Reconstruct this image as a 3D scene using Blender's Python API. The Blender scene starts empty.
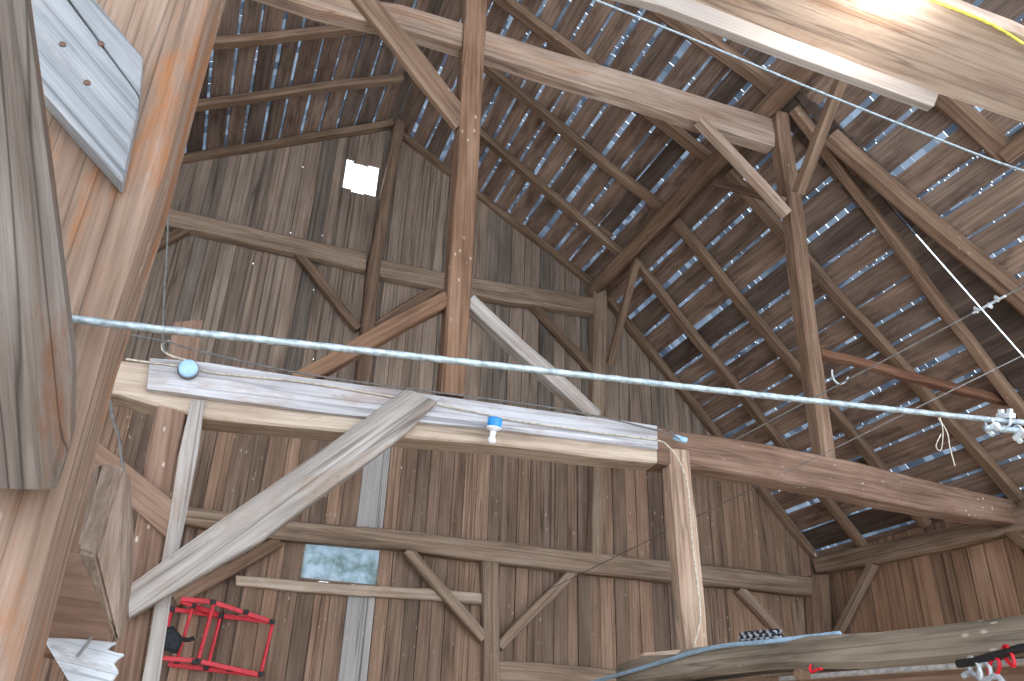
import bpy, bmesh, math, random
from mathutils import Vector, Matrix
random.seed(7)
S = bpy.context.scene
COL = S.collection
V = Vector
H = 1.6                                   # eye height above the barn floor

# ------------------------------------------------------------------ camera
PX, PY, F = 512.0, 340.5, 821.0
def _cd(u, v): return V((u - PX, -(v - PY), -F))
_up = _cd(566, -1248).normalized()
_y = _cd(150, 752); _y = (_y - _up * _y.dot(_up)).normalized()
_x = _y.cross(_up)
R3 = Matrix((_x, _y, _up))                # camera -> world rotation
CAMP = V((0, 0, H))
def ray(u, v): return R3 @ _cd(u, v)
class Plane:
    """a plane of the barn: point a, normal n (towards the viewer's side)"""
    def __init__(s, a, n): s.a = V(a); s.n = V(n).normalized()
    def at(s, p):
        r = ray(*p); return CAMP + r * ((s.a - CAMP).dot(s.n) / r.dot(s.n))
    def back(s, d): return Plane(s.a - s.n * d, s.n)
def YP(y): return Plane((0, y, 0), (0, -1, 0))
def XP(x): return Plane((x, 0, 0), (-1, 0, 0))
def ZP(z): return Plane((0, 0, z + H), (0, 0, -1))
cam = bpy.data.cameras.new('camera'); camo = bpy.data.objects.new('camera', cam); COL.objects.link(camo)
cam.sensor_fit = 'HORIZONTAL'; cam.sensor_width = 36; cam.lens = F / 1024 * 36
cam.clip_start = .05; cam.clip_end = 200
camo.matrix_world = Matrix.Translation(CAMP) @ R3.to_4x4()
S.camera = camo

# roof lines (x, z) of the gambrel section: ridge, kink on the purlins, eave
RX, RZ, KX, KZ, EX, EZ = 1.6, 8.75 + H, 5.13, 6.70 + H, 8.72, 2.85 + H
def roofplane(x0, z0, x1, z1, sgn):
    d = V((x1 - x0, 0, z1 - z0)).normalized()
    return Plane((x0, 0, z0), (-sgn * abs(d.z), 0, -abs(d.x)))
RU = roofplane(RX, RZ, KX, KZ, 1); RL = roofplane(KX, KZ, EX, EZ, 1)
LU = roofplane(RX, RZ, 2 * RX - KX, KZ, -1); LL = roofplane(2 * RX - KX, KZ, 2 * RX - EX, EZ, -1)
GY = 10.0                                 # inner face of the gable boards

# ------------------------------------------------------------------ materials
def srgb(c):
    return tuple(((x / 255) / 12.92 if x / 255 <= .04045 else ((x / 255 + .055) / 1.055) ** 2.4) for x in c) + (1,)
def nt(name):
    m = bpy.data.materials.new(name); m.use_nodes = True
    t = m.node_tree; t.nodes.clear()
    o = t.nodes.new('ShaderNodeOutputMaterial')
    return m, t, o
def N(t, typ, **kw):
    n = t.nodes.new(typ)
    for k, v in kw.items():
        if k.startswith('i_'):
            key = k[2:]; n.inputs[int(key) if key.isdigit() else key].default_value = v
        else: setattr(n, k, v)
    return n
def L(t, a, b): t.links.new(a, b)
def ramp(t, fac, stops):
    r = t.nodes.new('ShaderNodeValToRGB'); el = r.color_ramp.elements
    while len(el) < len(stops): el.new(.5)
    for e, (p, c) in zip(el, stops): e.position = p; e.color = c
    L(t, fac, r.inputs[0]); return r.outputs[0]
def mix(t, fac, a, b, mode='MIX'):
    n = t.nodes.new('ShaderNodeMix'); n.data_type = 'RGBA'; n.blend_type = mode
    for s, val in ((n.inputs[0], fac), (n.inputs[6], a), (n.inputs[7], b)):
        if hasattr(val, 'links'): L(t, val, s)
        else: s.default_value = val
    return n.outputs[2]
def wood(name, cols, axis=0, tone=False, rough=.85, grain=1.0, specks=.0, speck_col=(225, 215, 200), cracks=.5, blotch=None, scale=1.0, bump=.35):
    """weathered timber: grain runs along the given object axis, checks, blotches and pale flecks"""
    m, t, o = nt(name)
    tc = N(t, 'ShaderNodeTexCoord'); oi = N(t, 'ShaderNodeObjectInfo')
    off = N(t, 'ShaderNodeVectorMath', operation='SCALE'); off.inputs[0].default_value = (37, 91, 53)
    L(t, oi.outputs['Random'], off.inputs['Scale'])
    add = N(t, 'ShaderNodeVectorMath', operation='ADD'); L(t, tc.outputs['Object'], add.inputs[0]); L(t, off.outputs[0], add.inputs[1])
    src = add.outputs[0]
    if tone:
        at = N(t, 'ShaderNodeAttribute', attribute_name='tone')
        o2 = N(t, 'ShaderNodeVectorMath', operation='SCALE'); o2.inputs[0].default_value = (71, 43, 29); L(t, at.outputs['Fac'], o2.inputs['Scale'])
        a2 = N(t, 'ShaderNodeVectorMath', operation='ADD'); L(t, src, a2.inputs[0]); L(t, o2.outputs[0], a2.inputs[1]); src = a2.outputs[0]
    def mapped(lo, hi):
        mp = N(t, 'ShaderNodeMapping'); s = [hi * scale] * 3; s[axis] = lo * scale
        mp.inputs['Scale'].default_value = s; L(t, src, mp.inputs['Vector']); return mp.outputs[0]
    g = N(t, 'ShaderNodeTexNoise', i_Scale=1.0, i_Detail=7.0, i_Roughness=.7, i_Distortion=.15); L(t, mapped(.9 * grain, 30 * grain), g.inputs['Vector'])
    b = N(t, 'ShaderNodeTexNoise', i_Scale=1.0, i_Detail=3.0, i_Roughness=.6); L(t, mapped(.9, 4.5), b.inputs['Vector'])
    n = len(cols)
    fac = N(t, 'ShaderNodeMath', operation='ADD'); h1 = N(t, 'ShaderNodeMath', operation='MULTIPLY', i_1=.55); h2 = N(t, 'ShaderNodeMath', operation='MULTIPLY', i_1=.45)
    L(t, g.outputs[0], h1.inputs[0]); L(t, b.outputs[0], h2.inputs[0]); L(t, h1.outputs[0], fac.inputs[0]); L(t, h2.outputs[0], fac.inputs[1])
    col = ramp(t, fac.outputs[0], [(.33 + .34 * i / max(1, n - 1), srgb(c)) for i, c in enumerate(cols)])
    if tone:
        tr = ramp(t, at.outputs['Fac'], [(0, srgb((120, 112, 108))), (.25, srgb((190, 183, 177))), (.5, srgb((212, 198, 187))), (.75, srgb((232, 214, 200))), (.93, srgb((240, 228, 216))), (1, srgb((255, 255, 255)))])
        col = mix(t, 1.0, col, tr, 'MULTIPLY')
        col = mix(t, 1.0, col, (1.45, 1.45, 1.45, 1), 'MULTIPLY')
        col = mix(t, ramp(t, at.outputs['Fac'], [(.915, (0, 0, 0, 1)), (.925, (.6, .6, .6, 1))]), col, srgb((184, 188, 190)))
    if blotch:
        bc, amt = blotch
        bn = N(t, 'ShaderNodeTexNoise', i_Scale=1.0, i_Detail=5.0, i_Roughness=.7); L(t, mapped(1.3, 5), bn.inputs['Vector'])
        mk = ramp(t, bn.outputs[0], [(.52, (0, 0, 0, 1)), (.64, (amt, amt, amt, 1))])
        col = mix(t, mk, col, srgb(bc))
    if cracks:
        cn = N(t, 'ShaderNodeTexNoise', i_Scale=1.0, i_Detail=1.0); L(t, mapped(.16, 11), cn.inputs['Vector'])
        ab = N(t, 'ShaderNodeMath', operation='SUBTRACT', i_1=.5); L(t, cn.outputs[0], ab.inputs[0])
        ab2 = N(t, 'ShaderNodeMath', operation='ABSOLUTE'); L(t, ab.outputs[0], ab2.inputs[0])
        mk = ramp(t, ab2.outputs[0], [(.0, (cracks,) * 3 + (1,)), (.022, (0, 0, 0, 1))])
        col = mix(t, mk, col, srgb([c * .35 for c in cols[0]]))
    if specks:
        vo = N(t, 'ShaderNodeTexVoronoi', i_Scale=1.0); L(t, mapped(7, 16), vo.inputs['Vector'])
        sn = N(t, 'ShaderNodeTexNoise', i_Scale=2.0); L(t, src, sn.inputs['Vector'])
        mk = ramp(t, vo.outputs['Distance'], [(.10, (specks,) * 3 + (1,)), (.17, (0, 0, 0, 1))])
        mk2 = ramp(t, sn.outputs[0], [(.5, (0, 0, 0, 1)), (.6, (1, 1, 1, 1))])
        col = mix(t, mix(t, 1.0, mk, mk2, 'MULTIPLY'), col, srgb(speck_col))
    bs = N(t, 'ShaderNodeBsdfPrincipled', i_Roughness=rough); bs.inputs['Specular IOR Level'].default_value = .25
    L(t, col, bs.inputs['Base Color'])
    bp = N(t, 'ShaderNodeBump', i_Strength=bump, i_Distance=.02); L(t, fac.outputs[0], bp.inputs['Height']); L(t, bp.outputs[0], bs.inputs['Normal'])
    L(t, bs.outputs[0], o.inputs[0])
    return m
def plain(name, c, rough=.5, metal=0.0, noise=0.0, c2=None, nscale=30):
    m, t, o = nt(name); bs = N(t, 'ShaderNodeBsdfPrincipled', i_Roughness=rough, i_Metallic=metal)
    tc = N(t, 'ShaderNodeTexCoord'); n = N(t, 'ShaderNodeTexNoise', i_Scale=float(nscale), i_Detail=4.0); L(t, tc.outputs['Object'], n.inputs['Vector'])
    L(t, ramp(t, n.outputs[0], [(.35, srgb(c2 or [x * .8 for x in c])), (.6, srgb(c))]), bs.inputs['Base Color']); L(t, bs.outputs[0], o.inputs[0])
    return m

M = {}
M['gable_up'] = wood('grey brown gable boards', [(92, 86, 81), (134, 126, 119), (166, 158, 150)], 2, tone=True, cracks=.6)
M['gable_low'] = wood('red brown gable boards', [(100, 86, 77), (144, 126, 113), (174, 157, 145)], 2, tone=True, cracks=.6, specks=.5)
M['side'] = wood('brown side boards', [(104, 86, 74), (152, 130, 114), (182, 160, 142)], 2, tone=True, cracks=.5)
M['sheath'] = wood('roof sheathing boards', [(88, 79, 74), (134, 121, 114), (172, 159, 151)], 1, tone=True, cracks=.3, blotch=((66, 50, 44), .5))
M['floor'] = wood('floor planks', [(150, 136, 112), (192, 176, 148), (220, 204, 176)], 1, tone=True)  # unseen floor, made pale to bounce light up to the timber undersides
M['old'] = wood('old brown timber', [(82, 62, 50), (128, 102, 84), (162, 136, 116)], 0, specks=.25)
M['pole'] = wood('grey brown rafter', [(82, 64, 52), (126, 102, 84), (158, 134, 114)], 0, grain=.7)
M['girt'] = wood('grey hewn girt', [(98, 80, 66), (148, 126, 108), (180, 160, 142)], 0, specks=.2)
M['king'] = wood('orange brown timber', [(86, 63, 49), (132, 101, 80), (166, 134, 112)], 0, specks=.5)
M['collar'] = wood('tan brown timber', [(110, 90, 78), (162, 139, 123), (194, 174, 158)], 0, blotch=((168, 110, 62), .25))
M['tie'] = wood('reddish brown tie timber', [(84, 63, 51), (130, 103, 87), (164, 138, 121)], 0, specks=.8, cracks=.3)
M['pale'] = wood('pale sky-tinted wood', [(140, 134, 134), (192, 190, 194), (220, 220, 226)], 0, cracks=.45, specks=.25, speck_col=(90, 78, 70), blotch=((160, 130, 110), .5))  # cool cast of sky light is mixed into this pale colour
M['bare'] = wood('pale bare timber', [(130, 112, 98), (186, 166, 148), (214, 198, 182)], 0, cracks=.4, blotch=((150, 120, 92), .5))
M['greybrace'] = wood('grey weathered brace', [(112, 104, 98), (162, 154, 148), (194, 186, 180)], 0, cracks=.5, specks=.3, speck_col=(110, 90, 76), blotch=((146, 118, 98), .5))
M['strut'] = wood('grey foreground brace', [(68, 58, 51), (112, 101, 93), (142, 133, 126)], 0, cracks=.75, blotch=((112, 78, 56), .85), scale=1.8, bump=.6)
M['lap'] = wood('bluish grey lap brace', [(102, 102, 104), (136, 138, 142), (162, 164, 168)], 0, cracks=.5, scale=2.2, blotch=((168, 160, 158), .5))
M['near'] = wood('tan hewn post', [(100, 80, 66), (142, 118, 102), (168, 146, 132)], 0, cracks=.5, blotch=((152, 98, 58), .8), bump=.6, scale=1.7, specks=.35, speck_col=(236, 222, 204))
M['plank'] = wood('tan overhead plank', [(142, 122, 108), (182, 162, 147), (206, 190, 177)], 0, cracks=.5, blotch=((150, 108, 80), .5), scale=1.6)
M['edge'] = wood('light batten', [(126, 114, 108), (166, 156, 150), (186, 178, 174)], 0, cracks=.3)
M['block'] = wood('dark hewn block', [(92, 74, 62), (142, 122, 108), (176, 158, 144)], 2, cracks=.0, specks=.4, scale=2.0, bump=.6)
M['log'] = wood('dusty grey log', [(96, 86, 74), (146, 133, 118), (176, 163, 148)], 0, specks=.5, cracks=.4)
M['midpost'] = wood('pale hewn post', [(122, 98, 80), (178, 150, 130), (204, 182, 162)], 0, cracks=.4, blotch=((126, 112, 92), .7), specks=.3)
M['red stick'] = wood('dark reddish rail', [(62, 40, 30), (98, 66, 50), (130, 96, 76)], 0)
M['peg'] = plain('brown peg', (104, 78, 66), .8)
M['endgrain'] = wood('dark end grain', [(50, 36, 26), (92, 70, 52), (120, 96, 76)], 1)
M['whitepaint'] = wood('flaking white paint', [(150, 140, 132), (214, 220, 228), (236, 240, 246)], 0, scale=3, cracks=.4, blotch=((126, 104, 88), .5))
M['steel'] = plain('galvanised wire rope', (176, 190, 198), .45, .35, nscale=80)
M['wire'] = plain('dull steel wire', (150, 150, 150), .5, .3)
M['hose'] = plain('pale blue hose', (158, 186, 208), .5, c2=(140, 168, 192))
M['white'] = plain('white plastic', (236, 238, 240), .4, c2=(222, 226, 230))
M['clip'] = plain('bright clip metal', (222, 230, 236), .35, .2)
M['romex'] = plain('cream cable', (206, 196, 178), .6)
M['cordgrey'] = plain('grey cord', (112, 110, 108), .7)
M['blue'] = plain('blue plastic', (40, 150, 225), .35, c2=(30, 130, 210))
M['lightblue'] = plain('pale blue plastic', (168, 204, 236), .4, c2=(150, 190, 226))
M['yellow'] = plain('yellow cable', (236, 226, 90), .5)
M['red'] = plain('red painted metal', (226, 38, 56), .35, c2=(206, 28, 46))
M['black'] = plain('black plastic', (32, 32, 36), .55)
M['pouch'] = plain('dark slate fabric', (52, 58, 64), .9, c2=(38, 42, 48))
M['rod'] = plain('dull rod', (196, 194, 194), .35, .3)
M['braidw'] = plain('light braid', (176, 180, 188), .8)
M['braidb'] = plain('dark braid', (44, 46, 54), .8)

def shingle_mat():
    m, t, o = nt('thin weathered shingles')
    at = N(t, 'ShaderNodeAttribute', attribute_name='tone')
    c = ramp(t, at.outputs['Fac'], [(0, srgb((120, 132, 146))), (.6, srgb((160, 172, 184))), (1, srgb((190, 200, 210)))])
    d = N(t, 'ShaderNodeBsdfDiffuse'); tr = N(t, 'ShaderNodeBsdfTranslucent'); L(t, c, d.inputs[0]); L(t, c, tr.inputs[0])
    mx = N(t, 'ShaderNodeMixShader', i_0=SH_TRANS); L(t, d.outputs[0], mx.inputs[1]); L(t, tr.outputs[0], mx.inputs[2]); L(t, mx.outputs[0], o.inputs[0])
    return m
SH_TRANS = .45
M['shingle'] = shingle_mat()
def pane_mat():
    m, t, o = nt('frosted mottled pane')
    tc = N(t, 'ShaderNodeTexCoord'); n = N(t, 'ShaderNodeTexNoise', i_Scale=4.0, i_Detail=6.0, i_Roughness=.6); L(t, tc.outputs['Object'], n.inputs['Vector'])
    c = ramp(t, n.outputs[0], [(.4, srgb((138, 158, 160))), (.5, srgb((176, 196, 204))), (.6, srgb((204, 218, 228)))])
    d = N(t, 'ShaderNodeBsdfPrincipled', i_Roughness=.5); tr = N(t, 'ShaderNodeBsdfTranslucent'); L(t, c, d.inputs['Base Color']); L(t, c, tr.inputs[0])
    mx = N(t, 'ShaderNodeMixShader', i_0=.3); L(t, d.outputs[0], mx.inputs[1]); L(t, tr.outputs[0], mx.inputs[2]); L(t, mx.outputs[0], o.inputs[0])
    return m
M['pane'] = pane_mat()
def bulb_mat():
    m, t, o = nt('lit bulb glass'); e = N(t, 'ShaderNodeEmission', i_Strength=150.0); e.inputs[0].default_value = (1, .96, .88, 1); L(t, e.outputs[0], o.inputs[0]); return m
M['bulb'] = bulb_mat()

# ------------------------------------------------------------------ object helpers
def props(o, label=None, cat=None, group=None, kind=None):
    if label: o['label'] = label
    if cat: o['category'] = cat
    if group: o['group'] = group
    if kind: o['kind'] = kind
    return o
def link(name, bm, mat, parent=None, mw=None, smooth=False):
    me = bpy.data.meshes.new(name)
    bmesh.ops.recalc_face_normals(bm, faces=bm.faces)
    bm.to_mesh(me); bm.free()
    for p in me.polygons: p.use_smooth = smooth
    me.materials.append(mat)
    o = bpy.data.objects.new(name, me); COL.objects.link(o)
    if parent is not None:
        o.parent = parent
        o.matrix_parent_inverse = Matrix.Identity(4)
        if mw is not None: o.matrix_local = PW[parent.name].inverted() @ mw
        else: o.matrix_local = PW[parent.name].inverted()
        PW[o.name] = mw.copy() if mw is not None else Matrix.Identity(4)
    else:
        if mw is not None: o.matrix_world = mw
        PW[o.name] = mw.copy() if mw is not None else Matrix.Identity(4)
    return o
PW = {}                                   # world matrix of every object built
def empty(name, loc, label, cat, group=None):
    o = bpy.data.objects.new(name, None); COL.objects.link(o); o.empty_display_size = .1
    o.location = loc; PW[o.name] = Matrix.Translation(loc); return props(o, label, cat, group)
def frame_of(p0, p1, n):
    """object matrix: X along p0->p1, Z close to n"""
    x = (p1 - p0).normalized(); y = n.cross(x).normalized(); z = x.cross(y)
    m = Matrix((x, y, z)).transposed().to_4x4(); m.translation = p0; return m

def prism(bm, sections, cap=True):
    """loft closed sections (lists of points) into a tube with caps"""
    rings = [[bm.verts.new(p) for p in s] for s in sections]
    k = len(rings[0])
    for a, b in zip(rings, rings[1:]):
        for i in range(k): bm.faces.new((a[i], a[(i + 1) % k], b[(i + 1) % k], b[i]))
    if cap: bm.faces.new(rings[0][::-1]); bm.faces.new(rings[-1])
def timber(name, mat, pairs, n, depth, label, cat, group=None, parent=None, chamfer=.12, wob=.006, seg=.28, smooth=False, kind='thing'):
    """hewn timber: pairs are (one edge, other edge) points of its visible face, n the way that face looks"""
    n = n.normalized()
    c0 = (pairs[0][0] + pairs[0][1]) / 2; c1 = (pairs[-1][0] + pairs[-1][1]) / 2
    mw = frame_of(c0, c1, n); inv = mw.inverted()
    st = []
    for (a, b), (c, d) in zip(pairs, pairs[1:]):
        ln = ((a + b) / 2 - (c + d) / 2).length; k = max(1, int(ln / seg))
        for i in range(k): f = i / k; st.append((a.lerp(c, f), b.lerp(d, f)))
    st.append(pairs[-1])
    bm = bmesh.new(); secs = []
    ph = [random.uniform(0, 6.28) for _ in range(6)]
    for i, (a, b) in enumerate(st):
        s = i * seg
        a = a.copy(); b = b.copy(); w = (a - b); wl = w.length; wd = w / wl
        sh = wd * wob * (math.sin(s * 1.7 + ph[0]) + .6 * math.sin(s * 4.1 + ph[1])) + n * wob * (math.sin(s * 1.3 + ph[2]) + .6 * math.sin(s * 3.7 + ph[3]))
        if i in (0, len(st) - 1): sh = V((0, 0, 0))
        a += sh + wd * random.uniform(-.6, .6) * wob; b += sh + wd * random.uniform(-.6, .6) * wob
        c = min(wl, depth) * chamfer; bk = -n * depth
        pts = [a - wd * c, b + wd * c, b - n * c, b + bk + n * c, b + bk + wd * c, a + bk - wd * c, a + bk + n * c, a - n * c]
        secs.append([inv @ (p + V([random.uniform(-.35, .35) * wob for _ in range(3)])) for p in pts])
    prism(bm, secs)
    o = link(name, bm, mat, parent, mw, smooth)
    if parent is None: props(o, label, cat, group, kind)
    elif label: o['label'] = label
    return o
def beam(name, mat, plane, pts, w, depth, label, cat, group=None, **kw):
    """timber from its face's centre line: pts are pixels read on the plane of that face (or 3D points), w metres wide"""
    P = [plane.at(p) if len(p) == 2 else V(p) for p in pts]
    ws = w if isinstance(w, (list, tuple)) else [w] * len(P)
    pr = []
    for i, p in enumerate(P):
        d = (P[min(i + 1, len(P) - 1)] - P[max(i - 1, 0)]).normalized(); wd = plane.n.cross(d).normalized()
        pr.append((p + wd * ws[i] / 2, p - wd * ws[i] / 2))
    return timber(name, mat, pr, plane.n, depth, label, cat, group, **kw)
def edges(name, mat, plane, prs, depth, label, cat, group=None, down=False, **kw):
    P = [(plane.at(a), plane.at(b)) for a, b in prs]
    if down:                              # carry a post on to the floor
        (a, b), (c, d) = P[-2:]; k = ((c + d) / 2).z / max(.01, ((a + b) / 2 - (c + d) / 2).z)
        P.append((c + (c - a) * k, d + (d - b) * k))
    return timber(name, mat, P, plane.n, depth, label, cat, group, **kw)
def ext(a, b, fa=0, fb=0):
    """line a-b lengthened by metres at either end"""
    d = (b - a).normalized(); return a - d * fa, b + d * fb

def smooth_path(P, k=6):
    if len(P) < 3: return P
    out = []
    for i in range(len(P) - 1):
        p0, p1, p2, p3 = P[max(i - 1, 0)], P[i], P[i + 1], P[min(i + 2, len(P) - 1)]
        for j in range(k):
            t = j / k
            out.append(.5 * ((2 * p1) + (p2 - p0) * t + (2 * p0 - 5 * p1 + 4 * p2 - p3) * t * t + (3 * p1 - p0 - 3 * p2 + p3) * t ** 3))
    return out + [P[-1]]
def tube_bm(bm, P, r, k=8, lobes=0, pitch=.06, close=False):
    P = [V(p) for p in P]
    if lobes:
        Q = []
        for a, b in zip(P, P[1:]):
            m = max(1, int((b - a).length / (pitch / 6))); Q += [a.lerp(b, i / m) for i in range(m)]
        P = Q + [P[-1]]; k = lobes * 5
    t0 = (P[1] - P[0]).normalized(); u = t0.orthogonal().normalized(); secs = []; s = 0
    for i, p in enumerate(P):
        t = (P[min(i + 1, len(P) - 1)] - P[max(i - 1, 0)]).normalized() if not close else (P[(i + 1) % len(P)] - P[i - 1]).normalized()
        u = (u - t * u.dot(t)).normalized(); w = t.cross(u)
        if i: s += (p - P[i - 1]).length
        sec = []
        for j in range(k):
            a = 6.28318 * j / k
            rr = r * (1 + .07 * math.cos(lobes * a - 6.28318 * s / pitch)) if lobes else r
            sec.append(p + (u * math.cos(a) + w * math.sin(a)) * rr)
        secs.append(sec)
    if close: secs.append(secs[0]); prism_closed(bm, secs[:-1])
    else: prism(bm, secs)
def prism_closed(bm, secs):
    rings = [[bm.verts.new(p) for p in s] for s in secs]; k = len(rings[0]); m = len(rings)
    for q in range(m):
        a, b = rings[q], rings[(q + 1) % m]
        for i in range(k): bm.faces.new((a[i], a[(i + 1) % k], b[(i + 1) % k], b[i]))
def cable(name, mat, P, r, label, cat, group=None, parent=None, lobes=0, pitch=.06, k=8, smoothp=True):
    P = [V(p) for p in P]
    bm = bmesh.new(); o0 = P[0].copy()
    Q = smooth_path(P) if smoothp else P
    tube_bm(bm, [q - o0 for q in Q], r, k, lobes, pitch)
    o = link(name, bm, mat, parent, Matrix.Translation(o0), True)
    if parent is None: props(o, label, cat, group, 'thing')
    elif label: o['label'] = label
    return o
def add_box(bm, c, sx, sy, sz, rot=None, bev=0.0):
    m = Matrix.Translation(c) @ (rot.to_4x4() if rot else Matrix.Identity(4)) @ Matrix.Diagonal((sx, sy, sz, 1))
    r = bmesh.ops.create_cube(bm, size=1, matrix=m)
    if bev:
        es = list({e for v in r['verts'] for e in v.link_edges})
        bmesh.ops.bevel(bm, geom=es, offset=bev, segments=2, affect='EDGES', profile=.6)
def lathe_bm(bm, prof, axis=V((0, 0, 1)), origin=V((0, 0, 0)), k=20):
    """revolve (radius, height) pairs about an axis"""
    axis = axis.normalized(); u = axis.orthogonal().normalized(); w = axis.cross(u)
    prism(bm, [[origin + axis * h + (u * math.cos(6.28318 * j / k) + w * math.sin(6.28318 * j / k)) * max(r, 1e-4) for j in range(k)] for r, h in prof])
def poly_slab(name, mat, plane, px, thick, label, cat, parent=None, group=None, bev=.004, axis_px=None):
    """a board traced on its own plane and given its thickness"""
    P = [plane.at(p) for p in px]; a, b = (plane.at(axis_px[0]), plane.at(axis_px[1])) if axis_px else (P[0], P[1])
    mw = frame_of(a, b, plane.n); inv = mw.inverted(); bm = bmesh.new()
    prism(bm, [[inv @ p for p in P], [inv @ (p - plane.n * thick) for p in P]])
    if bev: bmesh.ops.bevel(bm, geom=list(bm.edges), offset=bev, segments=1, affect='EDGES')
    o = link(name, bm, mat, parent, mw)
    if parent is None: props(o, label, cat, group, 'thing')
    elif label: o['label'] = label
    return o

# ------------------------------------------------------------------ setting: floor, gable wall, side walls, roof
class Boards:
    """many boards in one mesh with a colour tone per board"""
    def __init__(s): s.bm = bmesh.new(); s.l = s.bm.faces.layers.float.new('tone')
    def hexa(s, q, tone):
        v = [s.bm.verts.new(p) for p in q]
        for f in ((0, 1, 2, 3), (7, 6, 5, 4), (0, 4, 5, 1), (1, 5, 6, 2), (2, 6, 7, 3), (3, 7, 4, 0)):
            fc = s.bm.faces.new([v[i] for i in f]); fc[s.l] = tone
    def done(s, name, mat, parent=None, kind='structure'):
        o = link(name, s.bm, mat, parent)
        if kind: o['kind'] = kind
        return o
def tone_pick(pale=.03):
    return random.uniform(.94, 1) if random.random() < pale else random.uniform(.02, .9)
def roof_z(x):
    d = abs(x - RX)
    if d <= KX - RX: return RZ - (RZ - KZ) * d / (KX - RX)
    return KZ - (KZ - EZ) * (d - (KX - RX)) / (EX - KX)

gp = YP(GY)
hole = [gp.at((345, 159)), gp.at((378, 197))]; HOLE = (hole[0].x, hole[1].x, hole[1].z, hole[0].z)
win = [gp.at((305, 541)), gp.at((377, 586))]; WIN = (win[0].x, win[1].x, win[1].z, win[0].z)
SEAM = gp.at((500, 425)).z
pin_px = [(311, 167), (436, 178), (309, 287), (295, 232), (320, 233), (425, 291), (310, 357), (608, 330), (623, 346), (406, 467), (245, 260), (520, 300)]
PINS = [gp.at(p) for p in pin_px]
def gable(z_lo, z_hi, name, mat, holes, wmin, wmax, pale_px=None):
    B = Boards(); xs = []; x = 2 * RX - EX - .15
    fixed = sorted([h[0] for h in holes] + [h[1] for h in holes])
    while x < EX + .3:
        nx = x + random.uniform(wmin, wmax)
        for fx in fixed:
            if x < fx < nx + .08: nx = fx; break
        xs.append((x, nx)); x = nx
    for x0, x1 in xs:
        xc = (x0 + x1) / 2; zt0, zt1 = min(z_hi, roof_z(x0) + .16), min(z_hi, roof_z(x1) + .16)
        if max(zt0, zt1) <= z_lo: continue
        segs = [(z_lo, None)]
        for h in holes:
            if h[0] - .01 < xc < h[1] + .01: segs = [(z_lo, h[2] + random.uniform(-.02, .02)), (h[3] + random.uniform(-.02, .02), None)]
        tn = tone_pick(.12) if random.random() < .15 else random.uniform(.2, .85)
        if pale_px and pale_px[0] < xc < pale_px[1]: tn = random.uniform(.93, 1)
        dy = random.uniform(0, .012); g = random.uniform(.003, .006)
        for a, b in segs:
            t0, t1 = (zt0, zt1) if b is None else (b, b)
            y0, y1 = GY + dy, GY + dy + .024
            B.hexa([(x0 + g, y0, a), (x1 - g, y0, a), (x1 - g, y0, t1), (x0 + g, y0, t0), (x0 + g, y1, a), (x1 - g, y1, a), (x1 - g, y1, t1), (x0 + g, y1, t0)], tn)
    pins = [(min(xs, key=lambda q: abs(q[0] - p.x))[0], p.z) for p in PINS if z_lo < p.z < z_hi]
    for x0, x1 in xs:                    # outside battens added to stop sky leaks at joints, cut for pinholes of light
        zt = min(z_hi, roof_z(x0) + .1)
        if zt <= z_lo: continue
        cuts = sorted([z for xx, z in pins if xx == x0]); a = z_lo
        runs = []
        for z in cuts: runs.append((a, z - .014)); a = z + .014
        runs.append((a, zt))
        for h in holes:
            if h[0] + .03 < x0 < h[1] - .03: runs = [(a_, min(b_, h[2])) for a_, b_ in runs if a_ < h[2]] + [(max(a_, h[3]), b_) for a_, b_ in runs if b_ > h[3]]
        for a, b in runs:
            sh = -.045 if any(abs(x0 - h[1]) < .01 for h in holes) else 0
            B.hexa([(x0 - .035, GY + .037, a), (x0 + .035, GY + .037, a), (x0 + .035, GY + .037, b), (x0 - .035, GY + .037, b),
                    (x0 - .035, GY + .055, a), (x0 + .035, GY + .055, a), (x0 + .035, GY + .055, b), (x0 - .035, GY + .055, b)], .3)
    return B.done(name, mat)
gable(SEAM, 99, 'wall_gable', M['gable_up'], [HOLE], .16, .27)
gable(0, SEAM + .04, 'wall_back', M['gable_low'], [WIN], .15, .25, (gp.at((338, 640)).x, gp.at((374, 640)).x))
LIGHT_GAP = (-.8, 5.1)                         # opening added in both side walls, out of view, to let in sky light
def side(x, name, sgn):
    B = Boards(); y = -4.0
    while y < GY:
        z0 = 4.15 if LIGHT_GAP[0] < y < LIGHT_GAP[1] else 0
        y1 = min(y + random.uniform(.2, .33), GY + .02); d = random.uniform(0, .012) * sgn; g = random.uniform(.007, .018)
        xa, xb = x + d, x + d + .025 * sgn
        B.hexa([(xa, y + g, z0), (xa, y1 - g, z0), (xa, y1 - g, EZ + .1), (xa, y + g, EZ + .1), (xb, y + g, z0), (xb, y1 - g, z0), (xb, y1 - g, EZ + .1), (xb, y + g, EZ + .1)], random.uniform(.3, .9))
        xa, xb = x + .06 * sgn, x + .08 * sgn  # unseen outer strips, added to keep sky out of the board joints
        B.hexa([(xa, y - .13, z0), (xa, y + .13, z0), (xa, y + .13, EZ + .1), (xa, y - .13, EZ + .1), (xb, y - .13, z0), (xb, y + .13, z0), (xb, y + .13, EZ + .1), (xb, y - .13, EZ + .1)], .2)
        y = y1
    return B.done(name, M['side'])
side(EX + .1, 'wall_right', 1); side(2 * RX - EX - .1, 'wall_left', -1)
B = Boards(); x = 2 * RX - EX - .2
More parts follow.
